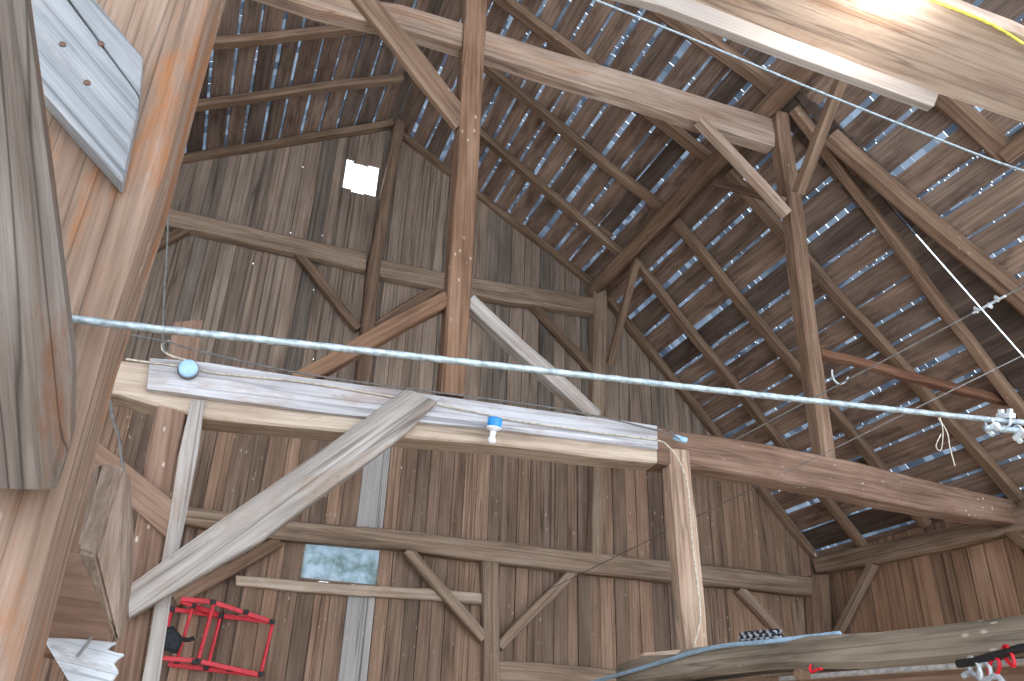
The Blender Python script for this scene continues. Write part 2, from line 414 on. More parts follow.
while x < EX + .3:
    x1 = x + random.uniform(.2, .3); B.hexa([(x + .003, -4.2, -.04), (x1 - .003, -4.2, -.04), (x1 - .003, GY + .05, -.04), (x + .003, GY + .05, -.04), (x + .003, -4.2, 0), (x1 - .003, -4.2, 0), (x1 - .003, GY + .05, 0), (x + .003, GY + .05, 0)], tone_pick(.1)); x = x1
B.done('floor', M['floor'])

RAFY = [9.95, 8.88, 7.80, 6.66, 5.45, 4.1, 2.9, 1.7, .5, -.7, -1.9, -3.1]
Y0R, Y1R = -4.0, GY + .12
def slope(pl, x0, z0, x1, z1, name, gmin, gmax, wmin, wmax, solid=None, crack=None):
    """sheathing boards with open joints, and the shingles lying over them"""
    up = -pl.n; d = V((x1 - x0, 0, z1 - z0)); ln = d.length; d.normalize(); base = V((x0, 0, z0)) + up * .11
    B = Boards(); s = .02; row = 0
    def at(s, y, h): return base + d * s + up * h + V((0, y, 0))
    while s < ln - .04:
        w = random.uniform(wmin, wmax); w = min(w, ln - s); g = random.uniform(gmin, gmax)
        if random.random() < .15: g *= .3
        js = [Y0R] + sorted(random.sample(RAFY[1:], 4)) + [Y1R]
        ck = crack and s + w > crack[1]
        if ck: js = sorted([q for q in js if abs(q - crack[0]) > .3] + [crack[0]])
        for a, b in zip(js, js[1:]):
            e = [random.uniform(-.012, .012) for _ in range(4)]; tn = tone_pick(.02) if random.random() < .25 else random.uniform(.25, .85); h = random.uniform(0, .006)
            a += (crack[2] / 2 if ck and a == crack[0] else 0); b -= (crack[2] / 2 if ck and b == crack[0] else 0)
            m = (a + b) / 2; e2 = (random.uniform(-.012, .012), random.uniform(-.012, .012))
            for (ya, yb, ea, eb, fa, fb) in ((a + .004, m, e[0], e2[0], e[1], e2[1]), (m, b - .004, e2[0], e[2], e2[1], e[3])):
                B.hexa([at(s + ea, ya, h), at(s + eb, yb, h), at(s + w + fb, yb, h), at(s + w + fa, ya, h), at(s + ea, ya, h + .022), at(s + eb, yb, h + .022), at(s + w + fb, yb, h + .022), at(s + w + fa, ya, h + .022)], tn)
        s += w + g
    if solid:                             # bays closed with tight boards on the inside
        for (ya, yb) in solid:
            q = .02
            y_lo = ya
            while q < ln - .05:
                ya = y_lo + (.24 * max(0, 1 - q / 2.3) if y_lo < 5.2 else 0)
                w = min(random.uniform(.24, .34), ln - q)
                B.hexa([at(q, ya, -.026), at(q, yb, -.026), at(q + w - .003, yb, -.026), at(q + w - .003, ya, -.026), at(q, ya, -.004), at(q, yb, -.004), at(q + w - .003, yb, -.004), at(q + w - .003, ya, -.004)], random.uniform(0, .2)); q += w
    o = B.done(name, M['sheath'])
    Bs = Boards(); r = .0
    while r < ln + .02:
        y = Y0R - random.uniform(0, .1)
        while y < Y1R:
            w = random.uniform(.09, .17); g = random.uniform(.003, .011) if random.random() < .8 else 0
            if crack and r > crack[1] and y < crack[0] + .055 and y + w > crack[0] - .03:
                if y > crack[0] - .06: y = crack[0] + .055
                else: w = crack[0] - .03 - y; g = .085
            Bs.hexa([at(r, y, .033), at(r, y + w, .033), at(r + .151, y + w, .033), at(r + .151, y, .033), at(r, y, .04), at(r, y + w, .04), at(r + .151, y + w, .04), at(r + .151, y, .04)], random.random())
            y += w + g
        r += .15
    sh = Bs.done('shingle_layer', M['shingle'], o, None); sh['label'] = 'grey blue shingles seen through the open joints'
    return o
LKX, LEX = 2 * RX - KX, 2 * RX - EX
slope(RU, RX, RZ, KX + .03, KZ, 'ceiling', .04, .085, .2, .29)
slope(RL, KX, KZ, EX + .12, EZ - .1, 'ceiling.001', .035, .075, .25, .36, solid=[(4.97, 5.30), (5.326, 5.62)], crack=(5.335, 2.0, .066))
slope(LU, RX, RZ, LKX - .03, KZ, 'ceiling.002', .03, .06, .2, .29)
slope(LL, LKX, KZ, LEX - .12, EZ - .1, 'ceiling.003', .015, .04, .22, .3)
# ridge capping over the joint of the two slopes
B = Boards()
for sx in (1, -1):
    B.hexa([(RX, Y0R, RZ + .20), (RX, Y1R, RZ + .20), (RX + sx * .26, Y1R, RZ + .045), (RX + sx * .26, Y0R, RZ + .045), (RX, Y0R, RZ + .22), (RX, Y1R, RZ + .22), (RX + sx * .26, Y1R, RZ + .065), (RX + sx * .26, Y0R, RZ + .065)], .3)
B.done('trim_1', M['sheath'])

# window in the gable
wo = empty('window_1', V(((WIN[0] + WIN[1]) / 2, GY, WIN[2])), None, None); wo['kind'] = 'structure'
bm = bmesh.new(); add_box(bm, V(((WIN[0] + WIN[1]) / 2, GY + .012, (WIN[2] + WIN[3]) / 2)), WIN[1] - WIN[0] - .02, .006, WIN[3] - WIN[2] - .02)
link('pane', bm, M['pane'], wo)
bm = bmesh.new(); wx0, wx1, wz0, wz1 = WIN
for c, sx, sz in ((((wx0 + wx1) / 2, wz1), wx1 - wx0 + .03, .018), (((wx0 + wx1) / 2, wz0), wx1 - wx0 + .03, .018), ((wx0, (wz0 + wz1) / 2), .018, wz1 - wz0), ((wx1, (wz0 + wz1) / 2), .018, wz1 - wz0)):
    add_box(bm, V((c[0], GY + .008, c[1])), sx, .03, sz, bev=.002)
link('window_frame', bm, M['girt'], wo)

# ------------------------------------------------------------------ roof frame
BY = 5.5                                  # face of the cross frame (bent) in mid barn
def raf(mat, plane, a, b, w, label, group, fa=0, fb=0, depth=.11, **kw):
    A, Bp = ext(plane.at(a), plane.at(b), fa, fb)
    return beam('rafter', mat, plane, [A, Bp], w, depth, label, 'rafter', group, chamfer=.22, seg=.35, wob=.009, **kw)
UG, LG, WG = 'rafters of the right upper roof slope', 'rafters of the right lower roof slope', 'rafters of the left roof slope'
raf(M['pole'], RU, (397, 135), (592, 288), .15, 'rafter lying against the gable on the right upper slope', UG, .12, .08)
raf(M['pole'], RU, (418, 85), (622, 258), .15, 'second rafter from the gable on the right upper slope, meeting the ridge in view', UG, .12, .05)
raf(M['pole'], RU, (485, 70), (665, 215), .15, 'third rafter from the gable on the right upper slope, passing behind the tall centre post', UG, .95, .05)
raf(M['old'], RU, (500, 0), (712, 165), .18, 'fourth rafter from the gable, crossing behind the top collar beam', UG, .8, .05)
raf(M['old'], RU, (645, 0), (775, 95), .19, 'fifth rafter from the gable, crossing above the top collar near the queen post', UG, 2.3, .0)
raf(M['pole'], RL, (622, 320), (810, 555), .15, 'lower rafter lying against the gable, ending at the wall corner', LG, .4, .0)
raf(M['pole'], RL, (640, 272), (856, 542), .165, 'second lower rafter from the gable, standing free of the wall', LG, .2, .12)
raf(M['pole'], RL, (680, 232), (918, 520), .165, 'third lower rafter from the gable, left of the queen post brace', LG, .15, .12)
raf(M['pole'], RL, (745, 195), (1008, 492), .16, 'fourth lower rafter, passing behind the queen post', LG, .35, .14)
raf(M['old'], RL, (818, 147), (1021, 414), .13, 'fifth lower rafter, right of the queen post beside a crack of daylight', LG, .5, .85)
raf(M['old'], RL.back(-.10), (826, 140), (1024, 309), .18, 'thick dark lower rafter above the crack of daylight', LG, .0, 1.75, depth=.2)
raf(M['old'], RL, (943, 101), (1001, 154), .2, 'short rafter end beneath the overhead plank at upper right', LG, 1.1, .05, depth=.15)
beam('purlin_strut', M['old'], RL.back(-.05), [(1003, 158), (1052, 120)], .16, .14, 'dark timber meeting the short rafter at the right edge', 'timber', seg=.3)
raf(M['pole'], LU, (175, 165), (386, 128), .155, 'left roof rafter lying against the gable', WG, .8, .12)
raf(M['pole'], LU, (190, 110), (397, 82), .155, 'second left roof rafter, meeting the ridge above the bright opening', WG, .9, .1)
raf(M['old'], LU, (205, 48), (372, 30), .155, 'third left roof rafter, highest one in view', WG, 1.0, .8)
# purlins
pp = XP(KX - .02)
A = V((KX - .13, GY, KZ - .10)); Bq = V((KX - .13, -3.5, KZ - .10))
pn = V((-.8, 0, -.6)).normalized()
beam('purlin', M['old'], Plane(A, pn), [A, Bq], .2, .16, 'long purlin running up the roof kink from the gable to the queen post', 'purlin', 'roof purlins', seg=.4, wob=.008)
# gable framing
g1 = YP(9.82)
edges('collar_girt', M['girt'], g1, [((70, 183), (69, 201)), ((150, 202), (148, 221)), ((187, 211), (187, 228)), ((300, 238), (300, 254)), ((366, 252), (366, 269))], .17, 'left half of the high girt across the gable, left of the ridge post', 'girt', 'girts on the gable')
edges('collar_girt', M['girt'], g1, [((380, 259), (380, 275)), ((440, 271), (440, 287)), ((512, 284), (512, 302)), ((597, 297), (597, 314))], .17, 'right half of the high girt across the gable, right of the ridge post', 'girt', 'girts on the gable')
edges('ridge_post', M['pole'], YP(9.78), [((401, 92), (411, 95)), ((383, 185), (393, 187)), ((369, 262), (381, 264)), ((357, 378), (371, 380)), ((350, 420), (364, 422))], .17, 'slim post rising to the ridge beside the bright gable opening', 'post')
beam('gable_brace', M['pole'], YP(9.86), [(295, 248), (359, 328)], .12, .1, 'small brace from the left high girt down to the ridge post', 'brace', 'braces on the gable')
beam('gable_brace', M['pole'], YP(9.88), [(446, 282), (366, 332)], .13, .1, 'dim brace rising from the ridge post, behind the orange brace', 'brace', 'braces on the gable')
beam('gable_brace', M['pole'], YP(9.86), [(533, 302), (596, 372)], .12, .1, 'small brace from the right high girt down to the right gable post', 'brace', 'braces on the gable')
beam('gable_brace', M['pole'], YP(9.86), [(196, 222), (140, 252)], .12, .1, 'small brace under the left end of the high girt', 'brace', 'braces on the gable')
edges('gable_post', M['girt'], YP(9.80), [((594, 288), (608, 288)), ((594, 360), (608, 360)), ((594, 470), (604, 470)), ((592, 556), (602, 556))], .18, 'gable post standing under the purlin end', 'post')
beam('purlin_brace', M['pole'], XP(KX - .05), [(633, 262), (607, 363)], .10, .1, 'brace leaning from the purlin down to the gable post', 'brace', 'purlin braces')
g2 = YP(9.80)
edges('wall_girt', M['girt'], g2, [((170, 503), (170, 520)), ((205, 508), (205, 526)), ((281, 520), (281, 539)), ((400, 530), (400, 549)), ((512, 542), (512, 564)), ((657, 560), (657, 581)), ((740, 567), (740, 587)), ((815, 577), (815, 596))], .19, 'heavy hewn girt across the whole gable above the pane', 'girt', 'girts on the gable', kind='thing')
edges('wall_girt', M['bare'], YP(9.9), [((236, 575), (236, 585)), ((300, 580), (300, 591)), ((482, 593), (482, 604))], .09, 'thin rail across the gable just under the pane', 'girt', 'girts on the gable')
edges('wall_girt', M['girt'], YP(9.84), [((498, 660), (498, 681)), ((590, 667), (590, 688)), ((700, 676), (700, 700)), ((830, 690), (830, 712))], .15, 'lowest girt on the gable, at the bottom edge of the photo', 'girt', 'girts on the gable')
edges('gable_post', M['girt'], YP(9.83), [((483, 556), (499, 557)), ((484, 640), (500, 640)), ((484, 700), (501, 700))], .16, 'short post under the heavy girt between two slanting braces', 'post', down=True)
beam('gable_brace', M['girt'], YP(9.84), [(408, 549), (485, 638)], .13, .12, 'brace slanting down right from the heavy girt to the short post', 'brace', 'braces on the gable')
beam('gable_brace', M['girt'], YP(9.86), [(575, 570), (500, 646)], .12, .12, 'brace slanting down left from the heavy girt to the short post', 'brace', 'braces on the gable')
beam('gable_brace', M['girt'], YP(9.86), [(741, 588), (818, 672)], .13, .12, 'brace under the right end of the heavy girt', 'brace', 'braces on the gable')
beam('gable_brace', M['old'], YP(9.86), [(280, 540), (175, 601)], .14, .12, 'brown brace descending left below the heavy girt, behind the big grey brace', 'brace', 'braces on the gable')
edges('corner_post', M['old'], YP(9.78), [((812, 575), (830, 574)), ((816, 640), (834, 638)), ((822, 720), (842, 718))], .2, 'dark corner post where the gable meets the side wall', 'post', down=True)
# side wall
wp = XP(EX - .06)
edges('wall_plate', M['girt'], wp, [((812, 557), (816, 573)), ((868, 545), (872, 564)), ((930, 531), (936, 551)), ((1000, 512), (1004, 534)), ((1090, 484), (1094, 520)), ((1300, 425), (1300, 480))], .24, 'plate beam along the head of the right side wall', 'plate', kind='thing')
beam('wall_brace', M['girt'], wp, [(871, 562), (834, 634)], .12, .11, 'brace from the wall plate down toward the corner post', 'brace')
beam('wall_brace', M['old'], wp, [(1004, 528), (1070, 580)], .12, .11, 'brace under the tie beam end at the right edge', 'brace')

# ------------------------------------------------------------------ cross frame in mid barn
kp = YP(BY)
edges('king_post', M['king'], kp, [((464, -125), (484, -125)), ((466, 0), (487, 0)), ((457, 180), (479, 180)), ((447, 300), (470, 300)), ((441, 393), (465, 396))], .17, 'tall orange brown centre post standing on the tie beam', 'post', chamfer=.08)
edges('top_collar', M['collar'], YP(BY + .06), [((180, -55), (180, -35)), ((316, -12), (316, 8)), ((403, 4), (403, 27)), ((512, 37), (512, 61)), ((640, 77), (640, 103)), ((700, 96), (700, 123)), ((775, 119), (775, 146))], .16, 'tan collar beam high up between centre post and queen post', 'beam', chamfer=.08)
beam('queen_post', M['old'], YP(BY - .06), [YP(y).at(p) for p, y in (((783, 112), 5.46), ((800, 230), 5.6), ((815, 350), 5.76), ((831, 466), 5.92))], [.185, .185, .175, .165], .17, 'dark queen post standing on the right half of the tie beam', 'post', wob=.01)
beam('collar_brace', M['collar'], YP(BY - .03), [(702, 118), (790, 212)], .11, .11, 'brace from the top collar down to the queen post', 'brace')
beam('purlin_brace', M['pole'], XP(KX - .12), [(838, 76), (794, 192)], .12, .1, 'pale brace from the purlin down to the near side of the queen post', 'brace', 'purlin braces')
beam('purlin_brace', M['old'], XP(KX - .05), [(713, 182), (778, 200)], .1, .1, 'short dark brace between purlin and far side of the queen post', 'brace', 'purlin braces')
edges('upper_strut', M['old'], YP(BY - .0), [((300, -72), (316, -85)), ((354, -2), (369, -12)), ((407, 64), (423, 52)), ((456, 128), (470, 114))], .07, 'dark strut slanting across the top collar down to the centre post', 'strut', chamfer=.1)
beam('queen_tie', M['red stick'], YP(BY + .3), [(822, 352), (865, 362), (905, 374), (1024, 402), (1100, 424)], [.085, .085, .1, .1, .1], .09, 'dark reddish rail running right from the queen post', 'rail', seg=.2, wob=.01)
beam('tie_brace', M['king'], YP(BY + .03), [(449, 297), (296, 380)], .125, .12, 'orange brown brace left of the centre post', 'brace', 'braces of the centre post', chamfer=.08)
beam('tie_brace', M['greybrace'], YP(BY + .03), [(470, 299), (598, 416)], .125, .12, 'grey brace right of the centre post', 'brace', 'braces of the centre post', chamfer=.08)
edges('tie_beam', M['bare'], YP(BY + .06), [((60, 352), (60, 386)), ((118, 358), (118, 392)), ((150, 362), (150, 402)), ((208, 372), (208, 419)), ((256, 378), (256, 424)), ((400, 394), (400, 437)), ((512, 408), (512, 447)), ((660, 428), (660, 463))], .25, 'long tie beam carrying the pale board, left of the middle post', 'beam', chamfer=.06, kind='thing')
edges('face_board', M['pale'], YP(BY), [((150, 358), (147, 389)), ((180, 361), (180, 394)), ((208, 364), (208, 398)), ((300, 376), (300, 409)), ((400, 390), (400, 420)), ((512, 405), (512, 430)), ((657, 426), (658, 449))], .055, 'pale board nailed along the front of the tie beam', 'board', chamfer=.06, wob=.004)
ta = YP(BY + .05)
T = [(ta.at((656, 426)), ta.at((658, 463)))]
for (a, b, y) in (((768, 444), (768, 478), 5.75), ((880, 468), (880, 501), 6.05), ((1016, 500), (1019, 524), 6.55)): T.append((YP(y).at(a), YP(y).at(b)))
timber('tie_beam', M['tie'], T, V((-.15, -1, 0)), .25, 'reddish brown tie beam from the middle post to the right wall plate', 'beam', chamfer=.07)
edges('middle_post', M['midpost'], YP(BY + .05), [((670, 448), (690, 450)), ((675, 520), (697, 520)), ((682, 600), (705, 600)), ((686, 650), (708, 650))], .17, 'pale hewn post under the splice of the tie beam', 'post', down=True, chamfer=.16, wob=.012)
edges('knee_brace', M['greybrace'], YP(BY - .07), [((407, 388), (438, 402)), ((380, 408), (409, 432)), ((240, 507), (262, 540)), ((128, 586), (129, 617))], .14, 'big grey brace from the tie beam down to the left post', 'brace', chamfer=.07, wob=.004)
# left post with its side board
edges('left_post', M['tie'], YP(BY + .08), [((174, 322), (203, 320)), ((168, 360), (198, 360)), ((160, 394), (191, 394)), ((147, 454), (178, 454)), ((131, 570), (160, 570)), ((120, 655), (146, 655))], .2, 'brown post at left whose head rises above the tie beam', 'post', down=True, chamfer=.07)
edges('post_board', M['greybrace'], YP(BY + .03), [((191, 400), (205, 400)), ((178, 454), (197, 454)), ((160, 570), (174, 570)), ((146, 655), (163, 655))], .12, 'grey board fixed along the right side of the left post', 'board', down=True, chamfer=.06)
edges('short_brace', M['tie'], YP(BY + .035), [((60, 416), (60, 450)), ((100, 444), (104, 484)), ((179, 506), (171, 541))], .06, 'short brown brace meeting the left post from the left', 'brace', chamfer=.06)

# ------------------------------------------------------------------ foreground timbers on the left
ny = V((0, -1, 0))
X0, X1 = -.62, -.214
def vt(x0, x1, y, z0, z1, k): return [(V((x0, y, z0 + (z1 - z0) * i / k)), V((x1 + random.uniform(-.008, .008), y, z0 + (z1 - z0) * i / k))) for i in range(k + 1)]
post = timber('near_post', M['near'], vt(X0, X1, 1.5, 0, 4.6, 12), ny, .3, 'thick tan foreground post with orange stains at the left edge', 'post', chamfer=.07, wob=.005, seg=.2)
np_ = YP(1.455)
lap = poly_slab('lap_brace', M['lap'], np_, [(136.5, 92), (139.5, 100), (122, 182), (75, 129), (-40, -2), (20.5, -64)], .045, 'bluish grey brace end pegged flat on the tan post', 'brace', axis_px=((30, 0), (130, 115)))
o = poly_slab('split_edge', M['lap'], np_, [(143, 58), (139.5, 95), (23.5, -64), (42, -64), (95, 0)], .045, None, None, lap, axis_px=((30, 0), (130, 115)), bev=.002)
for (u, v) in ((62.5, 43.5), (101, 43), (87, 82)):
    bm = bmesh.new(); c = YP(1.452).at((u, v)); lathe_bm(bm, [(.0001, 0), (.0062, 0), (.007, .002), (.007, .03)], V((0, 1, 0)), V((0, 0, 0)), 8)
    link('peg', bm, M['peg'], lap, Matrix.Translation(c))
# split running along the lap brace: a thin dark sliver of its lower layer
P0 = YP(1.40).at((33, 490)); P1_ = YP(.98).at((-38, -60)); nn = V((.12, -.85, -.5)).normalized(); pr = []
for f, wr, wl in ((0, .03, .08), (.1, .058, .075), (.26, .072, .07), (.65, .07, .07), (1, .066, .068)):
    p = P0.lerp(P1_, f); pr.append((p + V((1, 0, .1)).normalized() * wr, p - V((1, 0, .1)).normalized() * wl))
timber('near_strut', M['strut'], pr, nn, .13, 'grey weathered strut leaning in front of the tan post', 'strut', chamfer=.12, wob=.002, seg=.2)
# hewn block jutting behind the post
pts = [((77, 550), 1.97), ((99, 463), 2.02), ((106, 612), 2.06), ((96, 556), 1.95), ((123, 467), 2.0), ((117, 641), 2.05), ((131, 476), 2.25), ((135, 565), 2.28), ((123, 641), 2.3), ((92, 500), 2.3), ((110, 622), 2.33), ((92, 470), 2.25)]
c0 = YP(2.1).at((105, 640)); bm = bmesh.new()
for p, y in pts: bm.verts.new(YP(y).at(p) - c0)
r = bmesh.ops.convex_hull(bm, input=bm.verts)
bmesh.ops.delete(bm, geom=[g for g in set(r['geom_interior'] + r['geom_unused']) if isinstance(g, bmesh.types.BMVert)], context='VERTS')
bmesh.ops.bevel(bm, geom=list(bm.edges), offset=.006, segments=2, affect='EDGES')
props(link('hewn_block', bm, M['block'], None, Matrix.Translation(c0)), 'dark chunky hewn block jutting out behind the tan post', 'block', None, 'thing')
beam('log_end', M['tie'], YP(2.45), [(-20, 585), (60, 600), (116, 606)], [.24, .26, .27], .2, 'rough brown log end under the hewn block', 'log', chamfer=.2, seg=.12, wob=.014)
poly_slab('paint_board', M['whitepaint'], YP(2.24), [(42, 637), (78, 639), (117, 642), (103, 650), (125, 654), (111, 663), (119, 671), (101, 697), (80, 700)], .035, 'flaking white board end at the lower left corner', 'board', axis_px=((42, 640), (120, 660)), bev=.003)
cable('iron_nail', M['wire'], [YP(2.238).at(p) for p in ((77, 657), (84, 648), (92, 637))], .004, 'bent nail standing on the flaking white board', 'nail', k=6)

# ------------------------------------------------------------------ overhead plank at the upper right
zp = ZP(2.40)
def pl(px): return zp.at(px)
lo = [(560, -28), (665, -2), (800, 50), (940, 100), (1024, 124), (1120, 156)]
A_ = [pl(p) for p in lo]
pr = [(a, V((a.x, 1.34, a.z))) for a in A_]
pr = [(V((a.x, 1.69, a.z)), b) for a, b in pr]
pr[0] = (V((.6, 1.70, 2.4 + H)), V((.6, 1.34, 2.4 + H))); 
plank = timber('overhead_plank', M['plank'], [(V((.5, 1.705, 2.4 + H)), V((.5, 1.335, 2.4 + H))), (V((1.6, 1.69, 2.4 + H)), V((1.6, 1.33, 2.4 + H))), (V((2.4, 1.665, 2.4 + H)), V((2.4, 1.33, 2.4 + H))), (V((3.4, 1.64, 2.4 + H)), V((3.4, 1.33, 2.4 + H))), (V((5.6, 1.64, 2.4 + H)), V((5.6, 1.33, 2.4 + H)))], V((0, 0, -1)), .07, 'wide tan plank overhead at the upper right, lit by a lamp', 'plank', chamfer=.06, wob=.006, seg=.2)
bt = YP(1.665)
b0 = bt.at((640, -24)); b1 = bt.at((938, 102))
edges('edge_batten', M['edge'], bt, [((600, -38), (600, -12)), ((665, -14), (663, 6)), ((800, 36), (798, 57)), ((940, 90), (934, 106))], .035, 'light square-ended batten along the far edge of the overhead plank', 'batten', chamfer=.08, wob=.002)
cable('power_cord', M['yellow'], [ZP(2.388).at(p) for p in ((850, -45), (895, -18), (935, 1), (975, 17), (1000, 29), (1024, 44), (1060, 64), (1160, 108), (1300, 168))], .0055, 'yellow cord running along the overhead plank', 'cord')
# lamp screwed to the plank just above the view
lc = V((ZP(2.40).at((903, -30)).x, ZP(2.40).at((903, -30)).y, 2.40 + H))
lamp = empty('plank_lamp', lc, 'lit bulb in a white socket screwed under the overhead plank', 'lamp')
bm = bmesh.new(); lathe_bm(bm, [(.035, 0), (.035, -.012), (.02, -.016), (.02, -.05)], V((0, 0, 1)), V((0, 0, 0)), 16); link('socket', bm, M['white'], lamp, Matrix.Translation(lc))
bm = bmesh.new(); lathe_bm(bm, [(.012, -.05), (.016, -.065), (.028, -.09), (.03, -.105), (.022, -.125), (.002, -.134)], V((0, 0, 1)), V((0, 0, 0)), 16); link('bulb', bm, M['bulb'], lamp, Matrix.Translation(lc), True)

# ------------------------------------------------------------------ ropes and wires
RY = 1.47
def clipset(rope, at, tang, up, size, n=1):
    for i in range(n): pass
def rope_clip(parent, c, t, u, s):
    """wire rope clip: saddle, U-bolt and two nuts, as one part"""
    t = t.normalized(); u = (u - t * u.dot(t)).normalized(); w = t.cross(u); rot = Matrix((t, w, u)).transposed()
    bm = bmesh.new()
    add_box(bm, u * s * .9, s * 1.5, s * 2.6, s * .9, rot, s * .15)
    add_box(bm, u * s * .9 + w * s * .8 + u * s * .75, s * .75, s * .75, s * .8, rot, s * .1); add_box(bm, u * s * .9 - w * s * .8 + u * s * .75, s * .75, s * .75, s * .8, rot, s * .1)
    pth = [w * s * .8 + u * s * 1.9] + [w * s * .8 * math.cos(a) - u * (s * .8 * math.sin(a) + s * .2) for a in [i * math.pi / 8 for i in range(9)]] + [-w * s * .8 + u * s * 1.9]
    tube_bm(bm, pth, s * .22, 6)
    o = link('rope_clip', bm, M['clip'], parent, Matrix.Translation(c)); return o
rp = YP(RY)
P1 = [rp.at(p) for p in ((66, 318), (130, 326), (300, 344), (500, 366), (768, 396), (985, 419), (1130, 432), (1500, 472))]
rope = cable('wire_rope', M['steel'], P1, .0074, 'thick pale wire rope stretched across the whole view', 'rope', lobes=3, pitch=.07)
td = P1[-2] - P1[-3]; upv = V((0, 0, 1))
q = [rp.at(p) + V((0, 0, 0)) for p in ((985, 428), (1010, 430), (1130, 441), (1300, 459))]
cable('rope_tail', M['steel'], q, .0085, 'doubled back rope end', 'rope', parent=rope, lobes=3, pitch=.07)
for (u, v), s, sg in (((1006, 421), .016, 1), ((990, 424), .014, -1), ((1018, 431), .015, -1)):
    rope_clip(rope, rp.at((u, v)), td, V((0, -.3, sg)), s)
wp2 = [YP(3.0).at((560, -17)), YP(2.9).at((596, 0)), YP(2.75).at((690, 38)), YP(2.55).at((805, 86)), YP(2.35).at((920, 132)), YP(2.2).at((1000, 163)), YP(2.1).at((1060, 182))]
cable('overhead_wire', M['steel'], wp2, .0066, 'pale rope crossing the upper right corner under the plank', 'rope', lobes=3, pitch=.05)
def on_line(A, B, px):
    """the point of the line A-B that lies behind a pixel of the photo"""
    d = ray(*px).normalized(); e = (B - A).normalized(); w = A - CAMP; b = d.dot(e); t = (b * d.dot(w) - e.dot(w)) / (1 - b * b)
    return A + e * t
wa, wb = YP(5.66).at((733, 441)), YP(2.7).at((1080, 256))
r3 = cable('turnbuckle_rope', M['wire'], [wa, wb], .0055, 'thin wire rope rising right with bolted clips near its upper end', 'rope', lobes=3, pitch=.05)
cable('rope_tail', M['clip'], [on_line(wa, wb, p) - V((.006, .012, .004)) for p in ((974, 317), (988, 308), (1006, 298))], .008, 'doubled rope end', 'rope', parent=r3, lobes=3, pitch=.05)
for px, sg in (((979, 314), 1), ((991, 307), -1), ((999, 302), 1)): rope_clip(r3, on_line(wa, wb, px), wb - wa, V((0, -.2, sg)), .0145)
cable('guy_wire', M['wire'], [YP(9.8).at((546, 591)), YP(3.2).at((1070, 332))], .0042, 'thinner guy wire parallel below the clipped rope', 'wire')
cable('hanging_wire', M['cordgrey'], [YP(5.3).at(p) for p in ((169, 186), (167, 250), (164, 300), (163, 345), (170, 352))], .007, 'grey wire hanging down beside the tan post', 'wire')
cable('twisted_cord', M['cordgrey'], [YP(4.6).at(p) for p in ((110, 400), (113, 420), (119, 437), (121, 455), (124, 475))], .008, 'dark twisted cord dangling below the tie beam at left', 'cord', lobes=2, pitch=.08)
cable('tie_wire', M['cordgrey'], [YP(5.42).at(p) for p in ((118, 333), (165, 341), (200, 351), (300, 373), (420, 390), (560, 409), (656, 430), (680, 439))], .007, 'dark wire running along the top of the tie beam', 'wire')
bx = cable('lamp_cable', M['romex'], [YP(5.485).at(p) for p in ((126, 359), (155, 363), (186, 367), (215, 373), (255, 377), (310, 383), (400, 398), (480, 413), (505, 419), (600, 433), (655, 440), (668, 446), (680, 462), (688, 490), (692, 540), (698, 590), (700, 620), (694, 645))], .007, 'cream cable along the pale board and down the middle post', 'cable')
cable('loop_wire', M['romex'], [YP(5.44).at(p) for p in ((186, 360), (172, 356), (163, 350), (163, 343), (170, 341))], .008, 'short cream wire loop above the round pale blue lamp', 'wire')
# round lamp on the pale board
c = YP(5.43).at((188.5, 368)); dl = empty('round_lamp', c, 'round pale blue lamp on the left end of the pale board', 'lamp')
ax = V((.05, -1, -.1))
bm = bmesh.new(); lathe_bm(bm, [(.001, .012), (.045, .012), (.058, .006), (.062, -.008), (.062, -.03)], ax, V((0, 0, 0)), 24); link('lens', bm, M['lightblue'], dl, Matrix.Translation(c), False)
bm = bmesh.new(); lathe_bm(bm, [(.066, -.012), (.068, -.02), (.068, -.055), (.05, -.06)], ax, V((0, 0, 0)), 24); link('rim', bm, M['cordgrey'], dl, Matrix.Translation(c))
# blue socket with bulb
c = YP(5.40).at((494, 427)); sk = empty('bulb_socket', c, 'blue lamp socket with white bulb under the pale board', 'lamp')
bm = bmesh.new(); lathe_bm(bm, [(.03, .075), (.05, .07), (.056, .06), (.056, .0)], V((.05, -.25, 1)), V((0, 0, 0)), 20); link('cap', bm, M['blue'], sk, Matrix.Translation(c))
bm = bmesh.new(); lathe_bm(bm, [(.056, .002), (.058, -.008), (.045, -.024), (.024, -.03), (.021, -.075)], V((.05, -.25, 1)), V((0, 0, 0)), 20); link('base', bm, M['white'], sk, Matrix.Translation(c))
bm = bmesh.new(); lathe_bm(bm, [(.016, -.07), (.028, -.085), (.033, -.1), (.028, -.118), (.002, -.128)], V((.05, -.25, 1)), V((0, 0, 0)), 16); link('bulb', bm, M['white'], sk, Matrix.Translation(c), True)
# inline connector at the splice
c0, c1 = YP(5.47).at((674, 437)), YP(5.47).at((692, 442)); cn = empty('cable_connector', c0, 'pale blue cable connector at the head of the middle post', 'connector'); d = c1 - c0
bm = bmesh.new(); lathe_bm(bm, [(.012, 0), (.025, .005), (.025, .055), (.02, .058)], d, V((0, 0, 0)), 14); link('plug', bm, M['lightblue'], cn, Matrix.Translation(c0))
bm = bmesh.new(); lathe_bm(bm, [(.02, .06), (.024, .063), (.024, .115), (.01, .12)], d, V((0, 0, 0)), 14); link('socket', bm, M['lightblue'], cn, Matrix.Translation(c0))
cable('string_end', M['cordgrey'], [YP(5.44).at(p) for p in ((666, 424), (671, 431), (675, 437))], .005, 'small string sticking up at the splice of the tie beam', 'string', k=6)
